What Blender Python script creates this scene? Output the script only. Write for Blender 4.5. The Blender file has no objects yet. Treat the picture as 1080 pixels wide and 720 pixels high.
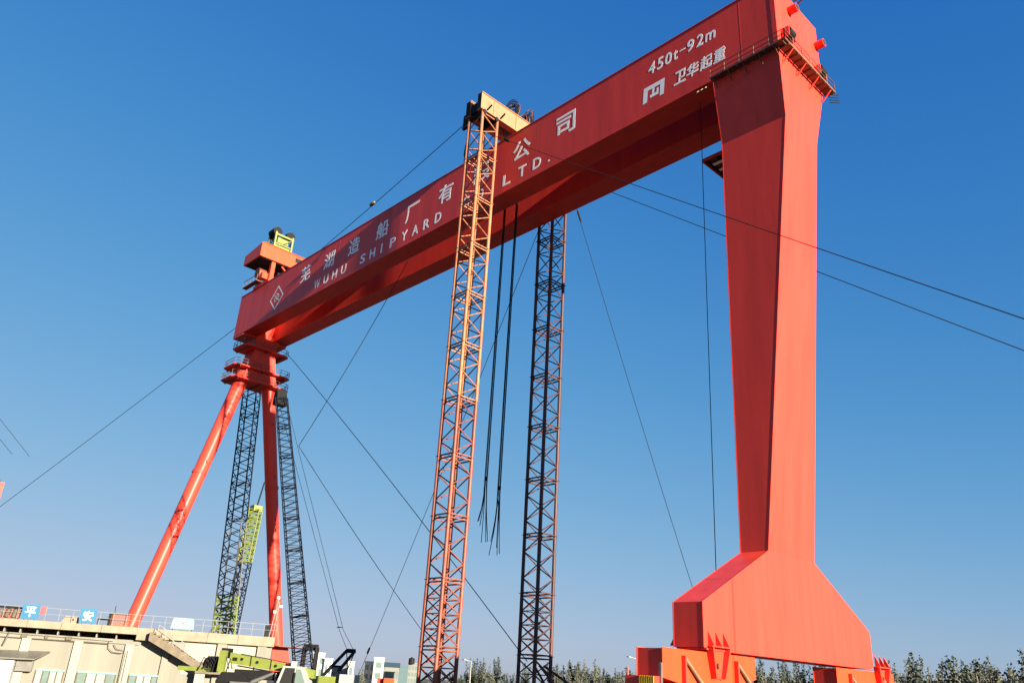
import bpy, bmesh, math, random
from mathutils import Vector, Matrix
random.seed(7)
SC = bpy.context.scene
COL = SC.collection
R = math.radians

# ------------------------------------------------------------------ camera
CAM = Vector((123.104, -57.568, 3.431))
YAW, PITCH, ROLL, FPX = 0.822, 0.400, 0.059, 849.6
fwd = Vector((-math.sin(YAW)*math.cos(PITCH), math.cos(YAW)*math.cos(PITCH), math.sin(PITCH)))
rgt0 = Vector((math.cos(YAW), math.sin(YAW), 0)); up0 = rgt0.cross(fwd)
rgt = math.cos(ROLL)*rgt0 + math.sin(ROLL)*up0
upv = -math.sin(ROLL)*rgt0 + math.cos(ROLL)*up0
cam = bpy.data.cameras.new('camera'); co = bpy.data.objects.new('camera', cam); COL.objects.link(co)
cam.sensor_width = 36; cam.lens = FPX/1080*36; cam.clip_start = .1; cam.clip_end = 6000
co.matrix_world = Matrix(((rgt.x, upv.x, -fwd.x, CAM.x), (rgt.y, upv.y, -fwd.y, CAM.y), (rgt.z, upv.z, -fwd.z, CAM.z), (0, 0, 0, 1)))
SC.camera = co
def at(x, y, D):           # a point of the place: bearing of a photo pixel, D metres away over the ground
    q = fwd*FPX + rgt*(x-540) + upv*(360-y)
    return CAM + q*(D/math.hypot(q.x, q.y))

# ------------------------------------------------------------------ sky, sun, exposure
SUN_AZ, SUN_EL = R(-2.8), R(12)          # azimuth measured from +X towards +Y
sun_dir = Vector((math.cos(SUN_AZ)*math.cos(SUN_EL), math.sin(SUN_AZ)*math.cos(SUN_EL), math.sin(SUN_EL)))
W = bpy.data.worlds.new('World'); SC.world = W; W.use_nodes = True
nt = W.node_tree
sky = nt.nodes.new('ShaderNodeTexSky'); sky.sky_type = 'NISHITA'; sky.sun_disc = False
sky.sun_elevation = SUN_EL; sky.sun_rotation = math.atan2(sun_dir.x, sun_dir.y)
sky.altitude = 10; sky.air_density = 1.0; sky.dust_density = .35; sky.ozone_density = 1.6
bg = nt.nodes['Background']; bg.inputs[1].default_value = .0585
sep = nt.nodes.new('ShaderNodeSeparateColor'); cmb = nt.nodes.new('ShaderNodeCombineColor')     # camera-like colour response of the whole sky
nt.links.new(sky.outputs[0], sep.inputs[0])
def wmath(op, a, b_):
    n = nt.nodes.new('ShaderNodeMath'); n.operation = op
    for k, v in enumerate((a, b_)):
        if isinstance(v, (int, float)): n.inputs[k].default_value = v
        else: nt.links.new(v, n.inputs[k])
    return n.outputs[0]
for ch, (c_, gm_, k_) in enumerate(((2, 2.416, .70), (1.5, 1.757, 1.62), (1, 1.257, 3.75))):    # k * (x / (1 + x/c)) ** g
    x = sep.outputs[ch]
    v = wmath('DIVIDE', x, wmath('ADD', wmath('DIVIDE', x, c_), 1.0))
    nt.links.new(wmath('MULTIPLY', wmath('POWER', v, gm_), k_), cmb.inputs[ch])
nt.links.new(cmb.outputs[0], bg.inputs[0])
sl = bpy.data.lights.new('sun', 'SUN'); sl.energy = 5.0; sl.angle = R(.5); sl.color = (1, .88, .68)
so = bpy.data.objects.new('sun', sl); COL.objects.link(so); so.location = (200, -60, 150)
so.rotation_euler = sun_dir.to_track_quat('Z', 'Y').to_euler()
vs = SC.view_settings; vs.view_transform = 'Standard'; vs.look = 'None'; vs.gamma = 1; vs.exposure = 2.0; vs.use_curve_mapping = False

# ------------------------------------------------------------------ materials
MATS = {}
ALB = .66           # the picture is exposed for the shade: sunlit paint is darker than it looks
def mat(name, col, rough=.5, var=.12, scale=1.2, metal=0, bump=0, bscale=8, col2=None, streak=False, spec=.5, trans=0, k=ALB, objrand=0):
    if name in MATS: return MATS[name]
    col = tuple(c*k for c in col); col2 = tuple(c*k for c in col2) if col2 else None
    m = bpy.data.materials.new(name); m.use_nodes = True; MATS[name] = m
    t = m.node_tree; b = t.nodes['Principled BSDF']; L = t.links.new
    b.inputs['Roughness'].default_value = rough; b.inputs['Metallic'].default_value = metal
    b.inputs['Specular IOR Level'].default_value = spec
    if trans: b.inputs['Transmission Weight'].default_value = trans
    tc = t.nodes.new('ShaderNodeTexCoord'); mp = t.nodes.new('ShaderNodeMapping')
    L(tc.outputs['Object'], mp.inputs[0])
    if streak: mp.inputs['Scale'].default_value = (1, 1, .07)
    n = t.nodes.new('ShaderNodeTexNoise'); n.inputs['Scale'].default_value = scale; n.inputs['Detail'].default_value = 7
    n.inputs['Roughness'].default_value = .62
    L(mp.outputs[0], n.inputs['Vector'])
    r = t.nodes.new('ShaderNodeValToRGB'); L(n.outputs[0], r.inputs[0])
    r.color_ramp.elements[0].position = .3; r.color_ramp.elements[1].position = .7
    lo = col2 if col2 else tuple(c*(1-var) for c in col)
    hi = col if col2 else tuple(min(1, c*(1+var)) for c in col)
    r.color_ramp.elements[0].color = (*lo, 1); r.color_ramp.elements[1].color = (*hi, 1)
    if objrand:
        oi = t.nodes.new('ShaderNodeObjectInfo'); mr = t.nodes.new('ShaderNodeMapRange'); hs = t.nodes.new('ShaderNodeHueSaturation')
        mr.inputs[3].default_value = 1-objrand; mr.inputs[4].default_value = 1+objrand*.7
        L(oi.outputs['Random'], mr.inputs[0]); L(mr.outputs[0], hs.inputs['Value']); L(r.outputs[0], hs.inputs['Color']); L(hs.outputs[0], b.inputs['Base Color'])
    else: L(r.outputs[0], b.inputs['Base Color'])
    if bump:
        n2 = t.nodes.new('ShaderNodeTexNoise'); n2.inputs['Scale'].default_value = bscale; n2.inputs['Detail'].default_value = 3
        L(tc.outputs['Object'], n2.inputs['Vector'])
        bp = t.nodes.new('ShaderNodeBump'); bp.inputs['Strength'].default_value = bump; bp.inputs['Distance'].default_value = .05
        L(n2.outputs[0], bp.inputs['Height']); L(bp.outputs[0], b.inputs['Normal'])
    return m
RED = mat('red_paint', (.62, .043, .027), .4, .14, .8, bump=.12, bscale=.7, streak=True, spec=.2, k=1)
REDB = mat('red_paint_matt', (.54, .036, .0215), .5, .14, 1.5, streak=True, k=1, spec=.25)
SALM = mat('orange_red_paint', (.54, .048, .014), .42, .12, 1.2, streak=True, k=1, spec=.25)
RUSTRED = mat('rusty_red_paint', (.20, .045, .025), .6, .3, 3)
WHITE = mat('white_paint', (.88, .85, .83), .6, .08, 1.5, k=1)
DARK = mat('dark_steel', (.008, .0075, .009), .7, .3, 4, spec=.2)
BLACK = mat('black_opening', (.008, .008, .008), .9, .1)
TAN = mat('tan_galvanised', (.24, .15, .07), .6, .25, 3)
RAIL = mat('weathered_rail_paint', (.14, .055, .03), .6, .3, 3)
ROPE = mat('steel_rope', (.013, .012, .014), .7, .2, 5, spec=.15)
MASTY = mat('ochre_orange_mast_paint', (.38, .135, .05), .55, .3, 2.2, objrand=.22)
MASTO = mat('orange_mast_paint', (.26, .056, .026), .55, .3, 2.2, objrand=.25)
MASTR = mat('shade_darkened_rust_mast_paint', (.075, .016, .011), .6, .4, 2.0, objrand=.25)  # rust red, darkened all over to stand in for the leg's shadow
BEAMY = mat('cream_yellow_beam_paint', (.40, .19, .09), .5, .15, 1.5)
LIME = mat('lime_green_paint', (.18, .22, .03), .5, .15, 2)
LATT = mat('blue_black_lattice_paint', (.004, .007, .017), .7, .25, 3, spec=.15)
LATG = mat('grey_lattice_paint', (.10, .09, .08), .55, .3, 3)
CONC = mat('concrete', (.29, .235, .17), .85, .18, 1.4, bump=.3, bscale=9)
CONCD = mat('grey_concrete', (.17, .135, .095), .9, .25, 1.8, bump=.35, bscale=9)
CREAM = mat('cream_render', (.235, .226, .188), .85, .14, .9, bump=.1, bscale=14, streak=True)
CREAML = mat('pale_cream_paint', (.34, .325, .27), .8, .05, .9)
BRICK = mat('faded_brick_red', (.30, .10, .055), .8, .2, 4)
PANE = mat('pale_reflecting_pane', (.36, .40, .33), .15, .25, .9, spec=.7)
GREYRAIL = mat('grey_rail', (.22, .22, .21), .6, .15, 3)
PIPE = mat('dusty_conduit', (.11, .09, .065), .7, .25, 3)
TEAL = mat('teal_window_frame', (.16, .42, .36), .5, .12, 3)
GLASS = mat('window_glass', (.16, .22, .20), .08, .15, 1.5, spec=.7)
BLUE = mat('cyan_sign_board', (.001, .13, .27), .6, .08, 2)
ALU = mat('grey_sheet_metal', (.28, .27, .24), .35, .2, 2, metal=.6)
WHITEB = mat('white_sheet', (.38, .38, .36), .6, .04, 2)
REDCLOTH = mat('pink_red_cloth', (.62, .10, .12), .9, .2, 4)
BARK = mat('bark', (.14, .11, .085), .9, .3, 5)
LEAF = mat('dark_leaf', (.026, .042, .02), .7, .45, .5, col2=(.014, .02, .013), k=1)
LEAF2 = mat('grey_green_leaf', (.10, .112, .08), .8, .3, .5, col2=(.05, .055, .04), k=1)
GROUND = mat('packed_yard_ground', (.045, .04, .036), .95, .3, .15, bump=.3, bscale=2)
YEL = mat('hazard_yellow', (.75, .50, .03), .5, .1, 3)
FARW = mat('far_white_render', (.50, .48, .43), .85, .05, .2, k=.9)
FARG = mat('far_grey_render', (.22, .22, .21), .85, .1, .2)
FARR = mat('far_teal_roof', (.06, .12, .14), .6, .1, .3)
RUBBER = mat('rubber', (.02, .02, .02), .8, .2)

# ------------------------------------------------------------------ mesh helpers
class MB:
    def __init__(s): s.v = []; s.f = []
    def add(s, vs, fs):
        k = len(s.v); s.v += [tuple(v) for v in vs]; s.f += [tuple(i+k for i in f) for f in fs]; return s
    def box(s, a, b):
        x0, y0, z0 = [min(p, q) for p, q in zip(a, b)]; x1, y1, z1 = [max(p, q) for p, q in zip(a, b)]
        return s.add([(x0,y0,z0),(x1,y0,z0),(x1,y1,z0),(x0,y1,z0),(x0,y0,z1),(x1,y0,z1),(x1,y1,z1),(x0,y1,z1)],
              [(0,3,2,1),(4,5,6,7),(0,1,5,4),(1,2,6,5),(2,3,7,6),(3,0,4,7)])
    def loft(s, rings):       # closed rings with equal counts (counter-clockwise seen from the far end)
        n = len(rings[0]); vs = [v for r in rings for v in r]; fs = []
        for k in range(len(rings)-1):
            for i in range(n):
                j = (i+1) % n; fs.append((k*n+i, k*n+j, (k+1)*n+j, (k+1)*n+i))
        fs.append(tuple(range(n))[::-1]); fs.append(tuple((len(rings)-1)*n+i for i in range(n)))
        return s.add(vs, fs)
    def bar(s, p, q, w, h=None, upref=(0, 0, 1)):
        p = Vector(p); q = Vector(q); h = h or w; d = (q-p).normalized(); u = Vector(upref)
        if abs(d.dot(u)) > .98: u = Vector((1, 0, 0))
        a = d.cross(u).normalized()*w/2; b = a.cross(d).normalized()*h/2
        return s.loft([[p-a-b, p+a-b, p+a+b, p-a+b], [q-a-b, q+a-b, q+a+b, q-a+b]])
    def tube(s, pts, r, n=8):
        pts = [Vector(p) for p in pts]; rs = r if isinstance(r, (list, tuple)) else [r]*len(pts)
        rings = []
        for i, p in enumerate(pts):
            d = (pts[min(i+1, len(pts)-1)]-pts[max(i-1, 0)]).normalized()
            u = Vector((0, 0, 1)) if abs(d.z) < .98 else Vector((1, 0, 0))
            a = d.cross(u).normalized(); b = a.cross(d).normalized()
            rings.append([p+rs[i]*(math.cos(t)*a - math.sin(t)*b) for t in [2*math.pi*k/n for k in range(n)]])
        return s.loft([r_[::-1] for r_ in rings])
    def prism(s, poly, axis, a, b):     # poly in the two other axes
        def pt(p, c):
            l = list(p); l.insert(axis, c); return tuple(l)
        return s.loft([[pt(p, a) for p in poly], [pt(p, b) for p in poly]])
    def build(s, name, m, parent=None, off=(0, 0, 0), smooth=False):
        me = bpy.data.meshes.new(name)
        me.from_pydata([(v[0]-off[0], v[1]-off[1], v[2]-off[2]) for v in s.v], [], s.f)
        bm = bmesh.new(); bm.from_mesh(me); bmesh.ops.recalc_face_normals(bm, faces=bm.faces); bm.to_mesh(me); bm.free()
        if smooth:
            me.polygons.foreach_set('use_smooth', [True]*len(me.polygons)); me.set_sharp_from_angle(angle=R(40))
        me.materials.append(m)
        o = bpy.data.objects.new(name, me); COL.objects.link(o)
        if parent: o.parent = parent
        return o
def tag(o, label=None, cat=None, group=None, kind=None):
    if label: o['label'] = label
    if cat: o['category'] = cat
    if group: o['group'] = group
    if kind: o['kind'] = kind
    return o
def thing(name, loc, label, cat, group=None, rz=0):
    o = bpy.data.objects.new(name, None); o.empty_display_size = .5; COL.objects.link(o)
    o.location = loc; o.rotation_euler = (0, 0, rz); return tag(o, label, cat, group)
def link_copy(src, parent):
    c = src.copy(); COL.objects.link(c); c.parent = parent; return c
def copy_tree(src, parent=None):
    c = src.copy(); COL.objects.link(c); c.parent = parent
    for ch in list(src.children): copy_tree(ch, c)
    return c
def glyph(ch, name, m, parent, x, z, y, h, w=None, bold=0, shear=0, latin=False):
    cu = bpy.data.curves.new(name, 'FONT'); cu.body = ch; cu.offset = bold; cu.shear = shear; cu.extrude = .002; cu.resolution_u = 3
    ob = bpy.data.objects.new(name, cu); COL.objects.link(ob); bpy.context.view_layer.update()
    me = bpy.data.meshes.new_from_object(ob.evaluated_get(bpy.context.evaluated_depsgraph_get()))
    bpy.data.objects.remove(ob)
    xs = [v.co.x for v in me.vertices]; ys = [v.co.y for v in me.vertices]
    x0, x1, y0, y1 = min(xs), max(xs), min(ys), max(ys)
    sy = h/(y1-y0); sx = (w/(x1-x0)) if w else sy
    for v in me.vertices:
        v.co = Vector(((v.co.x-(x0+x1)/2)*sx, -v.co.z*2, (v.co.y-(y0+y1)/2)*sy))
    me.materials.clear(); me.materials.append(m); me.name = name
    o = bpy.data.objects.new(name, me); COL.objects.link(o); o.parent = parent; o.location = (x, y, z)
    return o

# ------------------------------------------------------------------ ground
g = MB().add([(-2500,-2500,0),(2500,-2500,0),(2500,2500,0),(-2500,2500,0)], [(0,1,2,3)]).build('ground', GROUND)
tag(g, 'flat brown yard ground stretching to the horizon', 'ground', kind='structure')
for w, nm in ((-.9, 'rail_track'), (.9, 'rail_track')): pass
for u0 in (92.05, -3.0):
    o = MB().box((u0-.9, -160, .004), (u0+.9, 160, .12)).build('rail_foundation', CONC); tag(o, 'concrete strip carrying the crane rail', 'foundation', kind='structure')
    MB().box((u0-.06, -160, .12), (u0+.06, 160, .27)).build('rail', DARK, o)

# ------------------------------------------------------------------ the gantry crane
ZT, ZB, ZK, ZL, ZS, Z2 = 64.29, 56.53, 49.97, 13.2, 8.83, 6.11
G = 4.145; UL, UR = -6.16, 97.88
GI = 1.55
ORG = (45, 0, 0)
crane = thing('gantry_crane', ORG, 'huge red shipyard gantry crane with white lettering on its twin box girder', 'gantry crane')
def P(mb, name, m, parent=None, smooth=False): return mb.build(name, m, parent or crane, ORG, smooth)
# twin girders, each with overhanging top and bottom flange plates
b = MB().box((UL, -G+.02, ZB+.02), (UR-.45, -GI, ZT-.02)); fg = P(b, 'front_girder', RED)
P(MB().box((UL-.06, -G-.05, ZT-.02), (UR-.40, -GI+.05, ZT+.06)), 'top_flange', RED, fg)
P(MB().box((UL-.06, -G-.03, ZB-.05), (91.05, -GI+.05, ZB+.02)), 'bottom_flange', RED, fg)
b = MB().box((UL, GI, ZB+.02), (UR-.45, G-.02, ZT-.02)); bgd = P(b, 'rear_girder', RED)
P(MB().box((UL-.06, GI-.05, ZT-.02), (UR-.40, G+.05, ZT+.06)), 'top_flange', RED, bgd)
P(MB().box((UL-.06, GI-.05, ZB-.05), (91.05, G+.03, ZB+.02)), 'bottom_flange', RED, bgd)
for i, u in enumerate([26, 56, 94.3]):       # diaphragm weld seams of the web plates
    P(MB().box((u-.03, -G+.014, ZB+.03), (u+.03, -G+.05, ZT-.03)), 'weld_seam', RED, fg)
eb = P(MB().box((UL+.1, -GI-.01, ZB-.03), (-2.6, GI+.01, ZT-.3)), 'end_beam', RED)
P(MB().box((UL, -G, ZB-.45), (-2.4, G, ZB-.06)), 'seat_plate', RED, eb)
P(MB().box((91.1, -GI-.01, ZB), (UR-.5, GI+.01, ZT-.3)), 'leg_head', REDB)
ep = P(MB().box((UR-.45, -G, ZB-.3), (UR, G, ZT+.02)), 'end_plate', RED)
for w, z in ((-1.4, 62.4), (3.75, 61.75)):
    t = P(MB().tube([(UR-.1, w, z), (UR+.85, w, z)], .4, 16), 'drain_tube', REDB, ep, True)
    P(MB().tube([(UR+.852, w, z), (UR+.86, w, z)], .33, 16), 'tube_mouth', BLACK, ep)
# upright fittings along the top edge
for u in (87.6, 91.5, 96.6):
    P(MB().prism([(u-.5, ZT+.06), (u+.5, ZT+.06), (u+.12, ZT+1.5), (u-.12, ZT+1.5)], 1, -2.9, -2.6), 'gusset_post', RED)
for k in range(3): P(MB().bar((UR+.0, -.6+k*.5, ZT+.3), (UR+1.8, -.6+k*.5, ZT+.9), .12), 'beam_stub', RAIL)
# rigid leg: recessed webs between two flange plates
def ring(z, ua, ub, wa, wb): return [(ua, wa, z), (ub, wa, z), (ub, wb, z), (ua, wb, z)]
sh = [(ZB-.3, 91.12, UR-.02, G), (ZK, 90.95, 97.3, 2.84), (ZL, 90.91, 93.2, 3.45)]
web = MB().loft([ring(z, ua+.06, ub-.06, -w+.014, w-.014) for z, ua, ub, w in sh[::-1]])
leg = P(web, 'rigid_leg', RED)
P(MB().loft([ring(z, ub-.06, ub, -w, w) for z, ua, ub, w in sh[::-1]]), 'outer_flange_plate', RED, leg)
P(MB().loft([ring(z, ua, ua+.06, -w, w) for z, ua, ub, w in sh[::-1]]), 'inner_flange_plate', RED, leg)
prof = [(-12.1, Z2), (12.0, Z2), (12.0, ZS), (3.45, ZL), (-3.45, ZL), (-12.1, ZS)]
profi = [(-12.08, Z2+.015), (11.98, Z2+.015), (11.98, ZS-.012), (3.43, ZL-.01), (-3.43, ZL-.01), (-12.08, ZS-.012)]
sill = P(MB().prism(profi, 0, 90.97, 93.17), 'lower_beam', RED)
P(MB().prism(prof, 0, 93.14, 93.2), 'outer_side_plate', RED, sill)
P(MB().prism(prof, 0, 90.91, 90.97), 'inner_side_plate', RED, sill)
for w_, z_ in ((-8.6, 10.6), (7.6, 11.0)):
    P(MB().box((93.2, w_-.02, Z2+.02), (93.206, w_+.02, z_-.1)), 'weld_seam', RED, sill)
P(MB().box((90.95, -11.8, Z2-.12), (93.18, 11.7, Z2+.0)), 'bottom_flange', RED, sill)
# walkway round the top of the leg
def walkway(name, pts, inner, floor_m):
    pass
wk = P(MB().box((91.3, -G-.75, ZB-.42), (UR+1.0, -G-.06, ZB-.34)), 'leg_walkway', RAIL)
P(MB().box((UR+.05, -G-.06, ZB-.42), (UR+1.0, G+.45, ZB-.34)), 'walkway_floor', TAN, wk)
for k in range(9):
    u = 91.4+k*.9; P(MB().bar((u, -G-.72, ZB-.5), (u, -G-.1, ZB-.5), .1, .12), 'floor_bearer', RAIL, wk)
for k in range(11):
    w = -G+k*.84; P(MB().bar((UR+.06, w, ZB-.5), (UR+.96, w, ZB-.5), .1, .12), 'floor_bearer', RAIL, wk)
for k in range(5):
    u = 91.6+k*1.55; P(MB().bar((u, -G-.7, ZB-.5), (u, -G+.06, ZB-1.2), .08), 'knee_brace', RAIL, wk)
for k in range(4):
    w = -3.4+k*2.4; P(MB().bar((UR+.92, w, ZB-.5), (UR+.0, w, ZB-1.4), .1), 'knee_brace', RED, wk)
run = [(91.35, -G-.72), (UR+.96, -G-.72), (UR+.96, G+.4)]
for (a, c) in zip(run, run[1:]):
    n = max(2, round(math.dist(a, c)/1.45))
    for k in range(n+1):
        x = a[0]+(c[0]-a[0])*k/n; y = a[1]+(c[1]-a[1])*k/n
        P(MB().bar((x, y, ZB-.4), (x, y, ZB+.75), .06), 'rail_post', TAN if k % 2 else RAIL, wk)
    for dz in (.2, .75): P(MB().bar((*a, ZB+dz), (*c, ZB+dz), .055), 'guard_rail', RAIL, wk)
    P(MB().bar((*a, ZB-.27), (*c, ZB-.27), .03, .16), 'toe_board', RAIL, wk)
for w, zz in ((-2.9, ZB+1.7), (2.9, ZB+1.2)):     # winch boxes and their brackets on the end walkway
    mo = P(MB().tube([(UR+.55, w-.5, zz+.1), (UR+.55, w+.5, zz+.1)], .42, 12), 'winch_drum', DARK, wk, True)
    P(MB().box((UR+.1, w-.62, zz-.6), (UR+.8, w-.5, zz+.45)), 'winch_cheek', REDB, wk)
    P(MB().box((UR+.1, w+.5, zz-.6), (UR+.8, w+.62, zz+.45)), 'winch_cheek', REDB, wk)
for k in range(4): P(MB().bar((UR+.3, G+.3+.1*k, ZB-.3-.25*k), (UR+.9, G+1.3, ZB-.1-.3*k), .07), 'outrigger_bar', DARK, wk)
for k in range(3): P(MB().bar((89.6+.4*k, -G+.3, ZB-.1), (89.5+.4*k, -G-.2, ZB-.7), .1), 'cable_hanger', TAN, wk)
# platform behind the leg
cp = P(MB().box((85.6, 2.3, 53.55), (91.2, 7.3, 53.7)), 'leg_platform', RUSTRED)
for k in range(5): P(MB().bar((86+k*1.2, 2.35, 53.45), (86+k*1.2, 7.25, 53.45), .14, .2), 'floor_bearer', DARK, cp)
for w in (2.35, 7.25): P(MB().bar((85.6, w, 53.5), (91.2, w, 53.5), .12, .34), 'edge_beam', REDB, cp)
P(MB().bar((85.62, 2.3, 53.5), (85.62, 7.3, 53.5), .12, .34), 'edge_beam', REDB, cp)
for w in (3.2, 4.4): P(MB().box((86.2, w, 53.28), (87.6, w+.35, 53.34)), 'lamp_panel', WHITE, cp)
# travelling gear under the lower beam: one set at each end
def travel_gear(w0, w1, inner):
    mid = (w0+w1)/2
    eq = P(MB().prism([(w0, Z2-.30), (w1, Z2-.30), (w1, Z2-1.6), (mid+1.6, Z2-2.4), (mid-1.6, Z2-2.4), (w0, Z2-1.9)][::-1], 0, 91.15, 92.95), 'equaliser_beam', RED)
    P(MB().prism([(w0-.05, Z2-.25), (w1+.05, Z2-.25), (w1+.05, Z2-1.6), (mid+1.6, Z2-2.45), (mid-1.6, Z2-2.45), (w0-.05, Z2-1.9)][::-1], 0, 92.95, 93.0), 'side_plate', SALM, eq)
    P(MB().prism([(w0-.05, Z2-.25), (w1+.05, Z2-.25), (w1+.05, Z2-1.6), (mid+1.6, Z2-2.45), (mid-1.6, Z2-2.45), (w0-.05, Z2-1.9)][::-1], 0, 91.10, 91.15), 'side_plate', SALM, eq)
    for wq in (w0+2.1, w1-2.3):
        P(MB().tube([(93.12, wq, Z2-.75), (93.25, wq+1.9, Z2-2.4)], .11, 8), 'strut', TAN, eq, True)
        P(MB().box((93.0, wq-.25, Z2-2.6), (93.3, wq-.12, Z2-.6)), 'rib', RED, eq)
    br = P(MB().prism([(inner-1.0, Z2+.1), (inner+1.0, Z2+.1), (inner+.55, Z2-1.75), (inner-.55, Z2-1.75)][::-1], 0, 93.02, 93.1), 'trunnion_bracket', RED)
    P(MB().prism([(inner-.42, Z2-.25), (inner+.42, Z2-.25), (inner+.22, Z2-1.65), (inner-.22, Z2-1.65)][::-1], 0, 93.1, 93.16), 'bracket_face', SALM, br)
    for s in (-1, 1):
        P(MB().loft([[(93.1, inner+s*.98-.05, Z2+.12), (93.55, inner+s*.98-.05, Z2+.12), (93.55, inner+s*.98+.05, Z2+.12), (93.1, inner+s*.98+.05, Z2+.12)][::1],
                      [(93.1, inner+s*.5-.05, Z2-1.75), (93.4, inner+s*.5-.05, Z2-1.75), (93.4, inner+s*.5+.05, Z2-1.75), (93.1, inner+s*.5+.05, Z2-1.75)]]), 'bracket_wing', RED, br)
    P(MB().tube([(93.1, inner, Z2-1.0), (93.3, inner, Z2-1.0)], .17, 12), 'pin', RAIL, br, True)
    P(MB().box((93.02, inner-1.15, Z2+.06), (93.6, inner+1.15, Z2+.14)), 'bracket_top_plate', RED, br)
    for k in range(3):
        w = inner-1.0+k*.85
        P(MB().add([(93.2, w-.04, Z2+.14), (93.65, w-.04, Z2+.14), (93.2, w-.04, Z2+1.0), (93.2, w+.04, Z2+.14), (93.65, w+.04, Z2+.14), (93.2, w+.04, Z2+1.0)],
                   [(0,1,2),(5,4,3),(0,3,4,1),(1,4,5,2),(2,5,3,0)]), 'gusset', RED, br)
    P(MB().add([(90.91, inner-1.0, Z2+.1), (90.3, inner-1.0, Z2+.1), (90.91, inner-1.0, Z2+1.1), (90.91, inner-.9, Z2+.1), (90.3, inner-.9, Z2+.1), (90.91, inner-.9, Z2+1.1)],
               [(0,1,2),(5,4,3),(0,3,4,1),(1,4,5,2),(2,5,3,0)]), 'gusset', RED, br)
    for c in (w0+2.2, w1-2.2):     # two four-wheel bogies
        bo = P(MB().prism([(c-2.6, 1.9), (c+2.6, 1.9), (c+2.6, .75), (c-2.6, .75)][::-1], 0, 91.2, 92.9), 'bogie_frame', RED)
        P(MB().box((91.5, c-.5, 1.85), (92.6, c+.5, 3.9)), 'bogie_saddle', REDB, bo)
        for k in (-1.6, 1.6):
            wh = P(MB().tube([(91.75, c+k, .67), (92.35, c+k, .67)], .4, 18), 'wheel', DARK, bo, True)
        P(MB().box((91.1, c-2.75, 1.92), (93.1, c+2.75, 2.9)), 'drive_guard', RED, bo)
travel_gear(-16.1, -5.9, -10.6); travel_gear(5.9, 16.1, 13.4)
hz = P(MB().box((90.9, -16.9, 3.0), (93.0, -16.15, 4.25)), 'buffer_box', RED)
for k in range(7):
    P(MB().box((91.9+k*.16, -16.95, 3.7), (91.98+k*.16, -16.9, 4.25)), 'hazard_stripe', YEL, hz)
P(MB().bar((93.05, -16.4, 2.5), (93.05, -16.4, 5.0), .16), 'guard_post', ALU)
# ---- flexible leg
UF = -3.1
nk = P(MB().loft([ring(54.0, UF-1.7, UF+1.7, -1.9, 1.9), ring(ZB-.45, UF-1.9, UF+1.9, -2.2, 2.2)]), 'neck', REDB)
nb = P(MB().loft([ring(48.0, UF-1.7, UF+1.7, -3.3, 3.3), ring(50.6, UF-1.7, UF+1.7, -2.5, 2.5), ring(54.0, UF-1.7, UF+1.7, -1.9, 1.9)]), 'leg_node', REDB)
for z, w in ((54.0, 4.3), (50.2, 5.2), (48.0, 5.3)):
    pl = P(MB().prism([(UF-2.6, -w+.8), (UF-1.9, -w), (UF+1.9, -w), (UF+2.6, -w+.8), (UF+2.6, w-.8), (UF+1.9, w), (UF-1.9, w), (UF-2.6, w-.8)], 2, z-.18, z), 'node_platform', REDB)
    loop = [(UF+2.5, w-.8), (UF+1.9, w-.1), (UF-1.9, w-.1), (UF-2.5, w-.8), (UF-2.5, -w+.8), (UF-1.9, -w+.1), (UF+1.9, -w+.1), (UF+2.5, -w+.8), (UF+2.5, w-.8)]
    for a, c in zip(loop, loop[1:]):
        for dz in (.55, 1.05): P(MB().bar((*a, z+dz), (*c, z+dz), .06), 'guard_rail', RAIL, pl)
        n = max(1, round(math.dist(a, c)/1.3))
        for k in range(n): P(MB().bar((a[0]+(c[0]-a[0])*k/n, a[1]+(c[1]-a[1])*k/n, z), (a[0]+(c[0]-a[0])*k/n, a[1]+(c[1]-a[1])*k/n, z+1.08), .06), 'rail_post', RAIL, pl)
    for k in range(3): P(MB().bar((UF-2.4, -w+1+k*(w-1), z-.3), (UF+2.4, -w+1+k*(w-1), z-.3), .16, .24), 'platform_bracket', RUSTRED, pl)
for s in (-1, 1):
    foot = (UF, s*11.95, 6.6)
    tb = P(MB().tube([(UF, s*2.25, 49.6), (UF, s*(2.25+9.7*.1), 45.3), (UF, s*(2.25+9.7*.5), 28.0), foot], [1.28, 1.12, 1.05, 1.05], 32), 'leg_tube', RED, None, True)
    P(MB().tube([(UF, s*(2.25+9.7*.42), 31.7), (UF, s*(2.25+9.7*.43), 31.2)], 1.14, 24), 'tube_joint', REDB, tb, True)
    for k in range(3):
        f_ = .18+.2*k; P(MB().box((UF+1.0, s*(2.25+9.7*f_)-.15, 49.6-43*f_-.2), (UF+1.35, s*(2.25+9.7*f_)+.15, 49.6-43*f_+.2)), 'tube_lug', REDB, tb)
    ft = P(MB().loft([ring(3.4, UF-1.35, UF+1.35, s*12.4-1.9, s*12.4+1.9), ring(6.7, UF-1.15, UF+1.15, s*12.0-1.35, s*12.0+1.35)]), 'leg_foot', REDB)
    fp = P(MB().box((UF-2.6, s*12.0-1.6, 6.72), (UF+3.4, s*12.0+3.3*max(0, s)+1.6, 6.82)), 'foot_platform', RUSTRED, ft)
    P(MB().prism([(s*12.4-3.8, 3.4), (s*12.4+3.8, 3.4), (s*12.4+3.2, 1.9), (s*12.4-3.2, 1.9)][::-1], 0, UF-.9, UF+.9), 'bogie_frame', REDB)
    for k in (-2.4, -.8, .8, 2.4): P(MB().tube([(UF-.3, s*12.4+k, .67), (UF+.3, s*12.4+k, .67)], .4, 16), 'wheel', DARK, None, True)
P(MB().box((UF-.7, -9.6, 2.3), (UF+.7, 9.6, 3.3)), 'lower_tie_beam', REDB)

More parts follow.
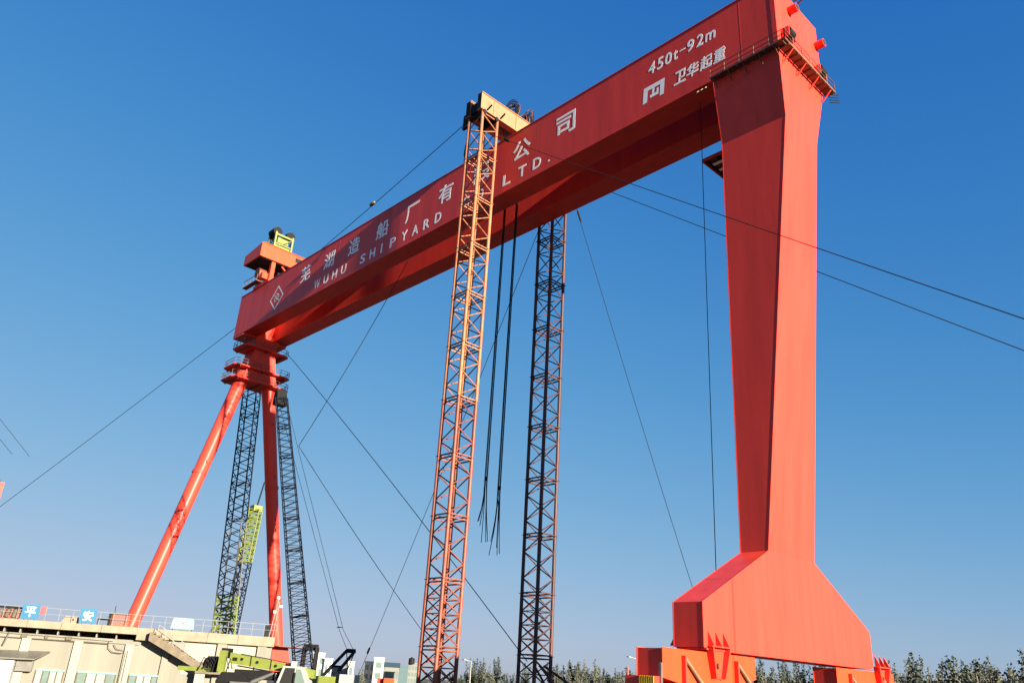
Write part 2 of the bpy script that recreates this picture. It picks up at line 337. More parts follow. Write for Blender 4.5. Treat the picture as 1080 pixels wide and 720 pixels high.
# ---- lettering on the front web
YF = -G+.02-.006
def put(ch, u, z, h, w=None, bold=.012, shear=0, nm='letter'):
    return glyph(ch, nm, WHITE, fg, u-ORG[0], z, YF, h, w, bold, shear)
for ch, u, w in zip('芜湖造船厂有限公司', (16.6, 23.5, 30.3, 37.4, 44.2, 51.3, 58.3, 65.3, 72.3), (2.9,)*9):
    put(ch, u, 61.35, 2.75, w, .014)
for ch, u in zip('WUHUSHIPYARDCO.LTD.', (20.9, 23.4, 25.8, 28.2, 33.2, 35.6, 37.8, 40.4, 43.0, 45.4, 47.8, 50.2, 55.6, 58.3, 60.0, 63.0, 65.6, 68.0, 69.9)):
    if ch == '.': put(ch, u, 57.55, .28, .28)
    else: put(ch, u, 58.15, 1.5, .34 if ch == 'I' else (1.7 if ch == 'W' else 1.3), .018)
u = 83.75
for ch, w in zip('450t-92m', (.86, .8, .8, .5, .7, .8, .8, 1.15)):
    put(ch, u+w/2, {'m': 61.93, 't': 62.05, '-': 62.2}.get(ch, 62.15), {'-': .16, 'm': 1.0, 't': 1.25}.get(ch, 1.45) , w, .015, .12); u += w+.22
    if ch in 'm': pass
for k, ch in enumerate('卫华起重'): put(ch, 87.5+k*1.5, 59.05, 1.55, 1.42, .022, .15)
lg = MB()       # emblem beside it
for quad in (((83.0, 58.1), (83.55, 58.1), (83.67, 59.5), (83.12, 59.5)), ((83.12, 59.51), (85.72, 59.51), (85.76, 60.0), (83.16, 60.0)), ((85.1, 58.1), (85.6, 58.1), (85.72, 59.5), (85.2, 59.5)),
             ((84.15, 58.81), (84.45, 58.81), (84.52, 59.5), (84.22, 59.5)), ((83.9, 58.45), (84.95, 58.45), (84.98, 58.8), (83.93, 58.8)), ((84.72, 58.81), (84.98, 58.81), (85.02, 59.25), (84.76, 59.25))):
    lg.add([(x_, YF, z_) for x_, z_ in quad], [(0,1,2,3)])
P(lg, 'emblem', WHITE, fg)
dm = MB(); cu, cz, hw, hh = 7.9, 59.85, 2.25, 2.3
outer = [(0, hh), (hw, 0), (0, -hh), (-hw, 0)]
for i in range(4):
    a, c = outer[i], outer[(i+1) % 4]; k = .84
    dm.add([(cu+a[0], YF, cz+a[1]), (cu+c[0], YF, cz+c[1]), (cu+c[0]*k, YF, cz+c[1]*k), (cu+a[0]*k, YF, cz+a[1]*k)], [(0,1,2,3)])
for dx, dz in ((-.55, 0), (0, .25), (.55, 0)):
    for (x0, z0, x1, z1) in ((-.3, .75, .25, .35), (.25, .35, -.25, -.1), (-.25, -.1, .3, -.5)):
        dm.add([(cu+dx+x0, YF, cz+dz+z0), (cu+dx+x0, YF, cz+dz+z0-.26), (cu+dx+x1, YF, cz+dz+z1-.26), (cu+dx+x1, YF, cz+dz+z1)], [(0,1,2,3)])
P(dm, 'emblem', WHITE, fg)

# ------------------------------------------------------------------ trolley on top of the girders
TO = (-.8, 0, ZT)
tro = thing('hoist_trolley', TO, 'salmon machine house trolley riding the far end of the red girder', 'trolley')
def T(mb, name, m, parent=None, smooth=False): return mb.build(name, m, parent or tro, TO, smooth)
hs = T(MB().loft([[(-4.2, -5.8, 69.3), (2.0, -5.8, 69.3), (2.0, 5.6, 69.3), (-4.2, 5.6, 69.3)], [(-4.2, -5.8, 71.2), (2.0, -5.8, 71.9), (2.0, 5.6, 71.9), (-4.2, 5.6, 71.2)],
                  [(-3.2, -5.0, 71.9), (1.4, -5.0, 72.5), (1.4, 5.0, 72.5), (-3.2, 5.0, 71.9)]]), 'machine_house', SALM)
T(MB().box((1.9, .8, 70.6), (2.03, 2.7, 71.5)), 'vent_opening', BLACK, hs)
T(MB().prism([(1.8, 69.3), (5.6, 69.3), (5.6, 66.0), (4.0, 66.0)][::-1], 0, -3.8, 2.0), 'house_skirt', SALM, hs)
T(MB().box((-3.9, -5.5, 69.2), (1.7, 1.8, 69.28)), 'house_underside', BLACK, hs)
for u in (-3.2, 1.3):
    for w in (-2.9, 2.9):
        T(MB().box((u-.35, w-.35, 65.3), (u+.35, w+.35, 69.2)), 'trolley_post', SALM)
        T(MB().box((u-1.2, w-.3, 64.75), (u+1.2, w+.3, 65.3)), 'trolley_bogie', REDB)
        for k in (-.7, .7): T(MB().tube([(u+k, w-.22, 64.75), (u+k, w+.22, 64.75)], .38, 14), 'wheel', DARK, None, True)
T(MB().box((-3.8, -3.4, 65.35), (1.8, 3.4, 65.8)), 'trolley_frame', REDB)
for s in (-1, 1):
    T(MB().bar((1.3, s*2.9, 65.9), (1.3, -s*1.2, 69.1), .25), 'trolley_brace', SALM)
T(MB().tube([(-.6, -4.6, 67.2), (-.6, -2.0, 67.2)], .95, 18), 'hoist_drum', RUSTRED, None, True)
T(MB().tube([(-.6, 1.0, 67.2), (-.6, 2.6, 67.2)], .95, 18), 'hoist_drum', RUSTRED, None, True)
T(MB().box((-.2, -4.3, 65.9), (1.0, -3.3, 67.0)), 'hoist_motor', SALM); T(MB().box((.2, -1.8, 65.9), (1.6, -.4, 67.6)), 'gear_case', DARK)
T(MB().box((-3.6, -5.4, 64.7), (1.6, -4.6, 64.85)), 'side_walkway', RAIL)
for k in range(5): T(MB().bar((-3.5+k*1.25, -5.35, 64.8), (-3.5+k*1.25, -5.35, 65.9), .07), 'rail_post', RAIL)
T(MB().bar((-3.6, -5.35, 65.9), (1.6, -5.35, 65.9), .07), 'guard_rail', RAIL)
so_ = (-.4, -1.6, 72.3)
sv = thing('service_hoist', so_, 'small lime green service hoist with two dark drums on the trolley roof', 'hoist')
def S(mb, name, m, smooth=False): return mb.build(name, m, sv, so_, smooth)
for u in (-1.3, 1.0):
    for w in (-3.2, 0.1): S(MB().bar((u, w, 72.2), (u, w, 75.6), .32), 'post', LIME)
for w in (-3.2, .1): S(MB().bar((-1.3, w, 72.9), (1.0, w, 75.0), .14), 'brace', LIME)
for u in (-1.3, 1.0):
    S(MB().bar((u, -3.4, 75.1), (u, .3, 75.1), .36), 'top_beam', LIME); S(MB().bar((u, -3.2, 73.3), (u, .1, 73.3), .14), 'tie', LIME)
    S(MB().bar((u, -3.2, 72.4), (u, .1, 75.0), .12), 'brace', LIME)
for w in (-2.9, -.3): S(MB().tube([(-1.1, w, 75.8), (.9, w, 75.8)], .85, 14), 'drum', DARK, True); S(MB().box((-.2, w-.15, 75.6), (.2, w+.15, 77.0)), 'lever', LIME)
S(MB().box((-1.2, -3.0, 72.45), (.85, -.1, 73.6)), 'winch_box', LIME); S(MB().box((-1.0, -2.6, 73.8), (.7, -.5, 74.8)), 'motor_case', LIME)

# ------------------------------------------------------------------ lattice masts
def member(mb_name, m, L, r, n=6, square=False):
    key = (mb_name, m.name, round(L, 3), r, square)
    if key not in MESH:
        mb = MB()
        if square: mb.bar((0, 0, 0), (0, 0, L), r*2)
        else: mb.tube([(0, 0, 0), (0, 0, L)], r, n)
        o = mb.build(mb_name, m, None, smooth=not square); MESH[key] = o.data; bpy.data.objects.remove(o)
    return MESH[key]
MESH = {}
def stick(name, m, p, q, r, parent, n=6, square=False):
    p = Vector(p); q = Vector(q); d = q-p
    o = bpy.data.objects.new(name, member(name, m, d.length, r, n, square)); COL.objects.link(o); o.parent = parent
    o.location = p; o.rotation_euler = d.to_track_quat('Z', 'Y').to_euler(); return o
def mast(name, loc, s, H, nsec, mats, label, xsecs):
    root = thing(name, loc, label, 'lattice mast', 'lattice masts straddling the girder')
    h = H/nsec; a = s/2; cs = [(-a, -a), (a, -a), (a, a), (-a, a)]
    for k in range(nsec):
        m = mats[k]; z0 = k*h; x = k in xsecs
        fr = MB()
        for i in range(4):
            p, q = cs[i], cs[(i+1) % 4]
            fr.bar((*p, .12), (*q, .12), .13)
            fr.box((p[0]-.24, p[1]-.24, .02), (p[0]+.24, p[1]+.24, .07))
        sec = fr.build('mast_section', m, root); sec.location = (0, 0, z0)
        tf = MB()
        for i in range(4):
            p, q = cs[i], cs[(i+1) % 4]; tf.bar((*p, h-.22), (*q, h-.22), .13)
        tf.build('top_frame', m, sec)
        for c in cs: stick('chord', m, (*c, .0), (*c, h), .19, sec, 10)
        for i in range(4):
            p, q = cs[i], cs[(i+1) % 4]; n = 4; e0, e1 = .25, h-.35
            for j in range(n):
                za = e0+(e1-e0)*j/n; zb = e0+(e1-e0)*(j+1)/n
                A, B_ = ((p, q) if (j+i) % 2 else (q, p))
                stick('diagonal', m, (*A, za), (*B_, zb), .068, sec)
                if x:
                    stick('diagonal', m, (*B_, za), (*A, zb), .068, sec)
                    if j: stick('strut', m, (*p, za), (*q, za), .05, sec)
    b = MB().box((-a-.7, -a-.7, 0), (a+.7, a+.7, .35)); b.build('base_plate', CONC, root)
    return root
MH = 66.6
m1 = mast('lattice_mast', (60.75, -6.55, 0), 2.4, MH, 11, [MASTO]*4+[MASTO, MASTY]*1+[MASTY]*5, 'bright orange square lattice mast standing in front of the red girder', {0, 1})
m2 = mast('lattice_mast', (61.35, 5.6, 0), 2.3, MH, 11, [MASTR]*11, 'rusty red, shade-darkened lattice mast standing behind the red girder', {0, 1})
for dx, dy in ((9, 4), (9, -2), (-4, 9)):        # raking props at the foot of the rear mast
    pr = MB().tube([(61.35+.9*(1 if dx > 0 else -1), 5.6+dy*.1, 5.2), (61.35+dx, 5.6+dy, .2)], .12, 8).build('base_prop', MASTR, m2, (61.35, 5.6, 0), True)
# lifting beams across the two masts
for k, (u, z0, z1, y0, lab) in enumerate(((59.55, MH+.05, MH+2.45, -8.1, 'cream yellow lifting beam on the mast heads, the left one of the pair'), (61.75, MH+.05, MH+2.55, -8.2, 'cream yellow lifting beam on the mast heads, the right one nearest the lettering'))):
    o = (u, 0, z0)
    bm_ = thing('lifting_beam', o, lab, 'beam', 'lifting beams across the mast heads')
    MB().box((u-.32, y0, z0+.12), (u+.32, 8.4, z1-.1)).build('web_box', BEAMY, bm_, o)
    MB().box((u-.42, y0-.02, z1-.1), (u+.42, 8.42, z1)).build('top_flange', BEAMY, bm_, o)
    MB().box((u-.42, y0-.02, z0), (u+.42, 8.42, z0+.12)).build('bottom_flange', BEAMY, bm_, o)
    MB().box((u-.33, y0-.06, z0+.14), (u+.33, y0-.022, z1-.12)).build('end_plate', DARK, bm_, o)  # dark sheet painting in the shade on the beam's front end
    for w in (-6.2, -2.4, 2.4, 6.2):
        MB().box((u-.41, w-.03, z0+.13), (u+.41, w+.03, z1-.11)).build('stiffener', BEAMY, bm_, o)
    for w in (-7.2, -5.0):
        MB().bar((u+.35, w, z0+.3), (u+1.15, w, z0+.62), .16).build('clamp_bolt', DARK, bm_, o)
hd_ = thing('mast_head_cradle', (60.7, -6.55, MH-1.2), 'dark steel cradle and pulleys between the lifting beams on the orange mast', 'cradle')
MB().box((60.0, -8.0, MH+.3), (61.3, -5.0, MH+1.6)).build('cradle_box', DARK, hd_, (60.7, -6.55, MH-1.2))
MB().box((58.5, -7.9, MH-.6), (59.2, -7.2, MH+.9)).build('side_plate', DARK, hd_, (60.7, -6.55, MH-1.2))
for w in (-7.6, -5.6): MB().tube([(59.0, w, MH-.1), (62.2, w, MH-.1)], .3, 14).build('sheave', DARK, hd_, (60.7, -6.55, MH-1.2), True)
MB().bar((58.6, -7.9, MH-1.1), (59.6, -7.9, MH-1.1), .35).build('anchor_lug', DARK, hd_, (60.7, -6.55, MH-1.2))
# strand jacks: fans of strand looping over between the beams
for k, (w, lab) in enumerate(((-1.6, 'front bundle of dark strand looping over the yellow lifting beams'), (.9, 'rear bundle of dark strand looping over the yellow lifting beams'))):
    o = (60.65, w, MH+2.5); sj = thing('strand_jack', o, lab, 'strand jack', 'strand jacks on the lifting beams')
    MB().tube([(60.65, w, MH+1.2), (60.65, w, MH+3.1)], .48, 16).build('jack_cylinder', DARK, sj, o, True)
    MB().box((59.4, w-.6, MH+2.56), (61.9, w+.6, MH+2.75)).build('jack_base', BEAMY, sj, o)
    rr = random.Random(k+3)
    for j in range(14):
        hh = 2.4+rr.random()*1.6; rad = .9+rr.random()*.6; yy = w+rr.uniform(-.5, .5); xx = 60.65+rr.uniform(-.35, .35)
        pts = [(xx+rr.uniform(-.1, .1)+rad*math.cos(t)*(.5 if k else .8)-rad*.5, yy+rad*math.sin(t)*.35+.3*math.cos(t), MH+2.7+hh*.5+hh*.55*math.sin(t)) for t in [R(-60+q*30) for q in range(11)]]
        MB().tube(pts, .055, 5).build('strand', ROPE if j % 4 else RUSTRED, sj, o, True)
    for s in (-.5, .5): MB().bar((60.65+s, w, MH+2.7), (60.65+s*.6, w, MH+4.6), .08).build('guide_frame', RUSTRED, sj, o)
o = (61.7, 4.2, MH+2.6); bx = MB().box((61.3, 3.5, MH+2.56), (62.1, 5.0, MH+3.4)); bx.box((61.5, 4.9, MH+3.0), (61.9, 5.6, MH+3.2))
c_ = thing('hydraulic_unit', o, 'black hydraulic unit on the yellow beam near the girder edge', 'machine'); bx.build('cabinet', DARK, c_, o)
MB().tube([(61.7, 4.3, MH+3.4), (61.7, 4.3, MH+3.9)], .12, 8).build('exhaust', DARK, c_, o, True)

# hanging strand bundles in the slot between the girders
def bundle(u, w, zb, lab, seed):
    rr = random.Random(seed); o = (u, w, zb)
    t = thing('strand_bundle', o, lab, 'cable bundle', 'strand bundles hanging from the lifting beams')
    for k in range(7):
        a = 2*math.pi*k/7; r0 = .10; sp = rr.uniform(.25, .65); dz = rr.uniform(-1.2, 1.4)
        a2 = a+rr.uniform(-.6, .6)
        pts = [(u+r0*math.cos(a), w+r0*math.sin(a), MH+.2)]
        for q in range(1, 9):
            f_ = q/8; z = MH+.2-(MH+.2-zb-5)*f_
            pts.append((u+(r0+.05*f_)*math.cos(a)+.07*math.sin(3*f_+seed), w+(r0+.05*f_)*math.sin(a), z))
        for q in range(1, 5):
            f_ = q/4; pts.append((u+(r0+.05+sp*f_**2)*math.cos(a2), w+(r0+.05+sp*f_**2)*math.sin(a2), zb+5-(5+dz)*f_))
        MB().tube(pts, .042, 5).build('strand', ROPE, t, o, True)
    MB().tube([(u, w, zb+5.6), (u, w, zb+6.0)], .16, 8).build('binding', ROPE, t, o, True)
bundle(58.35, 0, 17.9, 'left bundle of dark steel strands hanging frayed beside the orange mast', 1)
bundle(60.55, 0, 16.6, 'right bundle of dark steel strands hanging frayed between the two masts', 2)

# ------------------------------------------------------------------ ropes and guys
def to_ground(p, q):        # carry a guy on past q to its ground anchor
    return p+(q-p)*((p.z-.3)/(p.z-q.z))
def rope(p, q, lab, sag=0, r=.05, name='guy_rope', n=14, m=ROPE):
    p = Vector(p); q = Vector(q); pts = []
    for k in range(n+1):
        t = k/n; v = p.lerp(q, t); v.z -= sag*4*t*(1-t); pts.append(v)
    low = min((p, q), key=lambda v: v.z)
    t = thing(name, low, lab, 'rope', 'guy ropes and wires of the mast lift')
    MB().tube(pts, r, 6).build('wire', m, t, low, True); return t
def clamp(t, p, q, f_, r, L, m, nm='turnbuckle'):
    p = Vector(p); q = Vector(q); c = p.lerp(q, f_); d = (q-p).normalized()
    MB().tube([c-d*L/2, c-d*L*.3, c+d*L*.3, c+d*L/2], [r*.5, r, r, r*.5], 10).build(nm, m, t, t.location, True)
p, q = Vector((59.2, -7.4, MH+.4)), Vector((5, -2.2, ZT+.3))
t = rope(p, q, 'guy rope from the orange mast head down to the top of the girder', .3, .05); clamp(t, p, q, .44, .26, 1.25, TAN, 'rope_clamp')
p, q = Vector((UL-.05, -2.4, 60.6)), at(-60, 577, 200)
q = to_ground(p, q)
t = rope(p, q, 'long guy rope running down left from the left end of the girder', .5, .05)
p, q = Vector((62.1, -6.4, MH-2.8)), at(1250, 391, 48)
q = to_ground(p, q)
t = rope(p, q, 'upper guy rope crossing in front of the red leg to the right edge', .2, .036); clamp(t, p, q, .04, .2, 1.2, DARK)
p, q = Vector((61.2, 6.6, MH-.9)), at(1250, 432, 75)
q = to_ground(p, q)
rope(p, q, 'lower guy rope passing behind the red leg to the right edge', .2, .042)
p, q = Vector((61.1, 8.2, MH-.5)), at(737, 640, 110)
t = rope(p, q, 'steep guy rope from the rusty mast head down towards the right leg foot', .6, .04); clamp(t, p, q, .1, .14, 1.8, DARK)
p, q = Vector((59.8, 8.2, MH-.3)), at(378, 712, 170)
t = rope(p, q, 'guy rope slanting down left from the rusty mast behind the orange mast', .8, .048); clamp(t, p, q, .93, .2, 1.8, DARK)
rope(at(302, 372, 130), at(556, 697, 86), 'rope from the girder far end slanting down right to the rusty mast foot', -.6, .046)
fB = at(315, 470, 110)
rope((38.5, 0, ZB+1), fB, 'rope dropping left from the girder slot to the black boom', .8, .045)
rope(fB, at(470, 699, 112), 'rope slanting down right from the black boom towards the orange mast', .5, .045)
rope((88.75, -2.6, ZB-.3), (88.55, -3.2, 4.0), 'thin plumb rope hanging beside the inner edge of the red leg', 0, .032, 'hanging_rope')
p, q = Vector((59.6, -7.7, MH-2.0)), Vector((58.6, -7.3, MH-6.0))
t = rope(p, q, 'short dark sling hanging at the left of the orange mast head', 0, .05, 'sling'); clamp(t, p, q, .55, .22, 1.9, DARK, 'sling_block')

# ------------------------------------------------------------------ crawler cranes
def boom(root, org, p0, p1, s0, s1, nsec, mats, lac, pan=5, r=.11, rl=.045, twist=.78, name='boom_section'):
    p0 = Vector(p0); p1 = Vector(p1); ax = (p1-p0).normalized(); e1 = ax.cross(Vector((0, 1, 0))).normalized(); e2 = ax.cross(e1)
    c, s = math.cos(twist), math.sin(twist); f1 = c*e1+s*e2; f2 = -s*e1+c*e2
    def cor(t, i):
        sz = (s0+(s1-s0)*t)/2; a, b = ((-1, -1), (1, -1), (1, 1), (-1, 1))[i]
        return p0.lerp(p1, t)+f1*a*sz+f2*b*sz
    for k in range(nsec):
        t0, t1 = k/nsec, (k+1)/nsec; m = mats[k]
        fr = MB()
        for i in range(4):
            fr.bar(cor(t0, i), cor(t0, (i+1) % 4), .13)
        sec = fr.build(name, m, root, org)
        if k == nsec-1:
            ef = MB()
            for i in range(4): ef.bar(cor(t1-.003, i), cor(t1-.003, (i+1) % 4), .13)
            ef.build('end_frame', m, sec, org)
        for i in range(4): MB().tube([cor(t0, i), cor(t1, i)], r, 6).build('chord', m, sec, org, True)
        la = MB()
        for i in range(4):
            j = (i+1) % 4
            for q in range(pan):
                ta = t0+(t1-t0)*q/pan; tb_ = t0+(t1-t0)*(q+1)/pan
                A, B_ = (i, j) if q % 2 else (j, i); la.bar(cor(ta, A), cor(tb_, B_), rl*(3.6 if lac[k] is LIME else 2))
                if lac[k] is LIME: la.bar(cor(ta, i), cor(ta, j), rl*3)
        tag(la.build('lacing', lac[k], sec, org), kind='stuff')
    return cor
def crawler(name, label, D, foot, tip, s0, s1, nsec, mats, lac, body_m, bodydx=0, **kw):
    base = at(*foot, D); base.z = 0
    r = thing(name, base, label, 'crawler crane', 'crawler cranes behind the building')
    fx = at(foot[0], foot[1], D); tp = at(*tip, D)
    ax = tp-fx; k = (fx.z-1.8)/ax.z; f0 = fx-ax*k
    cor = boom(r, base, f0, tp, s0, s1, nsec, mats, lac, **kw)
    d = Vector((rgt0.x, rgt0.y, 0)); bx_, by_ = d, Vector((-d.y, d.x, 0))
    def L(a, b_, z): v = f0+bx_*a+by_*b_; return (v.x, v.y, z)
    def slab(a0, a1, b0, b1, z0, z1): return MB().loft([[L(a0, b0, z0), L(a1, b0, z0), L(a1, b1, z0), L(a0, b1, z0)], [L(a0, b0, z1), L(a1, b0, z1), L(a1, b1, z1), L(a0, b1, z1)]])
    for s in (-2.9, 1.9):
        tr = MB().loft([[L(-4, s, .35), L(-3.4, s, 0), L(3.4, s, 0), L(4, s, .35), L(4, s, .9), L(3.4, s, 1.2), L(-3.4, s, 1.2), L(-4, s, .9)],
                        [L(-4, s+1, .35), L(-3.4, s+1, 0), L(3.4, s+1, 0), L(4, s+1, .35), L(4, s+1, .9), L(3.4, s+1, 1.2), L(-3.4, s+1, 1.2), L(-4, s+1, .9)]]).build('crawler_track', DARK, r, base)
    slab(-2.2, 4.8, -1.6, 1.6, 1.25, 3.0).build('superstructure', body_m, r, base)
    slab(4.2, 5.8, -2.2, 2.2, 1.4, 3.3).build('counterweight', WHITEB, r, base)
    cabn = slab(-2.6, -.6, -3.0, -1.65, 1.4, 3.5).build('cab', body_m, r, base)
    slab(-2.5, -.7, -3.03, -3.0, 2.2, 3.3).build('cab_window', GLASS, cabn, base)
    return r, base, f0, tp, L, cor
N = 8
rA, oA, f0A, tA, LA, corA = crawler('crawler_crane', 'crawler crane with tall dark lattice boom on a lime green foot, between tubular legs', 160, (236, 663), (267, 404), 3.05, 2.55, N,
    [LIME]*2+[LATG]*2+[LATT]*4, [LIME]*2+[LATT]*6, LIME, pan=6, r=.14, rl=.06)
tpv = MB().box((tA.x-1.2, tA.y-1.2, tA.z-.4), (tA.x+1.2, tA.y+1.2, tA.z+1.2)); tpv.build('boom_head', DARK, rA, oA)
MB().tube([corA(.27, 0), LA(-7, 3, 3)], .035, 5).build('pendant', ROPE, rA, oA)
rC, oC, f0C, tC, LC, corC = crawler('crawler_crane', 'shorter dark lattice boom with lime green tip beside the tubular leg', 168, (243, 663), (270, 537), 2.2, 2.0, 6,
    [LATT]*4+[LIME]*2, [LATT]*4+[LIME]*2, LIME, pan=6, r=.12, rl=.055)
MB().tube([tC, tC+Vector((.6, .5, 5.5))], .16, 6).build('jib_point', DARK, rC, oC)
MB().box((tC.x-.9, tC.y-.9, tC.z-.4), (tC.x+.9, tC.y+.9, tC.z+.7)).build('boom_head', LIME, rC, oC)
rB, oB, f0B, tB, LB, corB = crawler('crawler_crane', 'black crawler crane with slender blue black lattice boom leaning towards the girder end', 104, (321, 715), (297, 420), 2.05, 1.35, 9,
    [LATT]*9, [LATT]*9, LIME, pan=9, r=.075, rl=.032, twist=.9)
hdp = Vector(tB); dB = (tB-f0B).normalized()
MB().loft([[hdp+Vector((-.9, -.7, -.9)), hdp+Vector((.5, -.7, -.9)), hdp+Vector((.5, .7, -.9)), hdp+Vector((-.9, .7, -.9))],
           [hdp+Vector((-.75, -.75, .9)), hdp+Vector((-.1, -.75, 1.2)), hdp+Vector((-.1, .6, 1.2)), hdp+Vector((-.75, .6, .9))]]).build('boom_head', DARK, rB, oB)
gt = at(370, 686, 110); gf = Vector(LB(2.2, 0, 2.6))
sd = Vector((-(gt-gf).y, (gt-gf).x, 0)).normalized()*.55
gan = MB()
for s in (-1, 1): gan.bar(gf+sd*s*1.3, gt+sd*s, .28)
gan.bar(gt-sd, gt+sd, .5)
for f_ in (.45,): gan.bar(gf.lerp(gt, f_)-sd*1.2, gf.lerp(gt, f_)+sd*1.2, .22)
gan.build('gantry_frame', DARK, rB, oB)
for s in (-1, 1):
    mid = at(360, 664, 110)+sd*s*.5
    MB().tube([hdp+sd*s, mid, gt+sd*s*.8], .03, 5).build('pendant', ROPE, rB, oB)
    MB().tube([gt+sd*s, LB(4.6, s*.8, 3.2)], .06, 5).build('backstay', DARK, rB, oB)
MB().bar(at(358, 661, 110)-sd*.6, at(358, 661, 110)+sd*.6, .1).build('spreader', DARK, rB, oB)
fo = MB(); fc = at(327, 690, 109)
dd = Vector((rgt0.x, rgt0.y, 0))
for s in (-.75, .75):
    for e in (-.6, .6):
        q_ = fc+dd*s+Vector((-dd.y, dd.x, 0))*e; fo.bar((q_.x, q_.y, 1.5), (q_.x, q_.y, fc.z+.9), .24)
for z in (fc.z+.85, fc.z-2.2): fo.bar(fc+dd*-.85+Vector((0, 0, z-fc.z)), fc+dd*.85+Vector((0, 0, z-fc.z)), .7, .7 if z > fc.z else .3)
fo.build('mast_frame', DARK, rB, oB)

# ------------------------------------------------------------------ truck crane in front of the building
tc0 = at(276, 712, 58); tc0.z = 0
tk = thing('truck_crane', tc0, 'lime green truck crane with its boom lowered over a white and black cab', 'truck crane', rz=math.atan2(rgt0.y, rgt0.x))
# local x: to the right in the photo, y: away
def K(mb, name, m, parent=None, smooth=False): return mb.build(name, m, parent or tk, smooth=smooth)
K(MB().box((-3.6, -1.25, .75), (3.4, 1.25, 1.35)), 'chassis', DARK)
for x in (-2.8, -1.5, 1.6, 2.8):
    for y in (-1.15, 1.15): K(MB().tube([(x, y-.2, .52), (x, y+.2, .52)], .52, 20), 'wheel', RUBBER, None, True)
K(MB().box((-3.5, -1.25, 1.36), (1.2, 1.25, 1.6)), 'deck', ALU)
K(MB().prism([(-2.6, 1.6), (-.6, 1.6), (-.4, 2.6), (-1.0, 3.1), (-2.3, 3.1), (-2.6, 2.6)][::-1], 1, -.9, .9), 'turntable_house', DARK)
K(MB().box((-2.6, -1.0, 3.1), (-2.2, -.6, 4.35)), 'winch_frame', LIME); K(MB().box((-2.7, -.45, 3.9), (-2.2, .4, 4.5)), 'winch_hood', DARK)
K(MB().tube([(-3.2, -.6, 3.5), (-3.2, .6, 3.5)], .48, 16), 'winch_drum', DARK, None, True)
for k in range(7):
    a = random.uniform(-.5, .5); K(MB().tube([(-3.9+.3*k, -.7, 3.1+.1*(k % 3)), (-3.6+.28*k, -.8, 3.9+.1*(k % 2)), (-3.1+.22*k, -.6, 3.3)], .04, 5), 'hose', DARK, None, True)
K(MB().box((-5.2, -.6, 3.05), (-3.0, .6, 3.3)), 'rear_platform', LIME)
bmm = K(MB().loft([[(-2.1, -.42, 3.62), (-2.1, .42, 3.62), (-2.1, .42, 4.25), (-2.1, -.42, 4.25)], [(2.4, -.4, 3.2), (2.4, .4, 3.2), (2.4, .4, 3.68), (2.4, -.4, 3.68)]]), 'boom', LIME)
K(MB().loft([[(2.3, -.34, 3.1), (2.3, .34, 3.1), (2.3, .34, 3.66), (2.3, -.34, 3.66)], [(3.4, -.32, 3.0), (3.4, .32, 3.0), (3.4, .32, 3.5), (3.4, -.32, 3.5)]]), 'boom_extension', LIME, bmm)
K(MB().box((-1.9, -.45, 3.78), (-1.6, -.43, 3.98)), 'boom_pad', DARK, bmm)
for x, z in ((-.75, 3.5), (.55, 3.36), (1.75, 3.24)):
    K(MB().box((x, -.445, z), (x+.05, -.41, z+.6)), 'boom_collar', DARK, bmm)
K(MB().tube([(-1.5, -.5, 3.5), (.6, -.5, 3.28), (2.0, -.48, 3.12)], .045, 6), 'hose', DARK, bmm, True)
K(MB().tube([(-1.4, -.46, 4.2), (.4, -.46, 4.0), (2.3, -.44, 3.74)], .03, 6), 'hoist_rope', ROPE, bmm, True)
for x in (-1.3, -.3, .9): K(MB().tube([(x, -.47, 3.9-.13*(x+1.3)), (x, -.43, 3.9-.13*(x+1.3))], .09, 12), 'pin', DARK, bmm, True)
K(MB().tube([(-1.0, -.7, 2.3), (.9, -.55, 3.2)], [.16, .1], 12), 'lift_cylinder', ALU, None, True)
for k in range(5): K(MB().box((-1.3+k*.5, -.92, 1.75), (-1.0+k*.5, -.9, 2.3)), 'engine_louvre', PIPE)
K(MB().box((-.3, -1.2, 1.62), (.5, -.95, 2.2)), 'fuel_tank', ALU); K(MB().tube([(1.1, -.8, 2.4), (1.1, -.8, 3.2)], .07, 10), 'exhaust_pipe', ALU, None, True)
K(MB().box((3.35, -1.1, 1.2), (3.42, -.8, 1.4)), 'headlight', WHITEB); K(MB().bar((1.35, -1.34, 2.38), (3.3, -1.34, 2.42), .05), 'cab_trim', DARK)
K(MB().box((-1.6, -.62, 2.75), (1.9, .62, 3.3)), 'boom_cylinder_housing', DARK)
K(MB().box((-1.6, -1.2, 2.45), (1.6, -1.05, 2.58)), 'handrail', ALU)
for x in (-.2, 1.3): K(MB().bar((x, -1.12, 1.6), (x+.15, -1.12, 2.5), .1), 'handrail_post', ALU)
K(MB().box((-1.4, -.9, 1.62), (1.2, .9, 2.4)), 'machinery', DARK)
cb = K(MB().prism([(1.35, 1.0), (3.35, 1.0), (3.35, 2.5), (2.75, 3.65), (1.6, 3.65), (1.25, 2.4)][::-1], 1, -1.3, .3), 'cab', WHITEB)
K(MB().prism([(1.45, 2.45), (2.35, 2.45), (2.35, 3.55), (1.75, 3.55)][::-1], 1, -1.33, -1.3), 'side_window', BLACK, cb)
K(MB().prism([(2.45, 2.45), (3.2, 2.5), (2.72, 3.5), (2.45, 3.5)][::-1], 1, -1.33, -1.3), 'side_window', GLASS, cb)
K(MB().prism([(2.75, 1.2), (3.3, 1.2), (3.2, 2.3), (2.95, 2.35)][::-1], 1, -1.335, -1.3), 'lime_panel', LIME, cb)
K(MB().box((2.0, -1.0, 3.65), (2.3, -.6, 3.95)), 'beacon', WHITEB, cb)
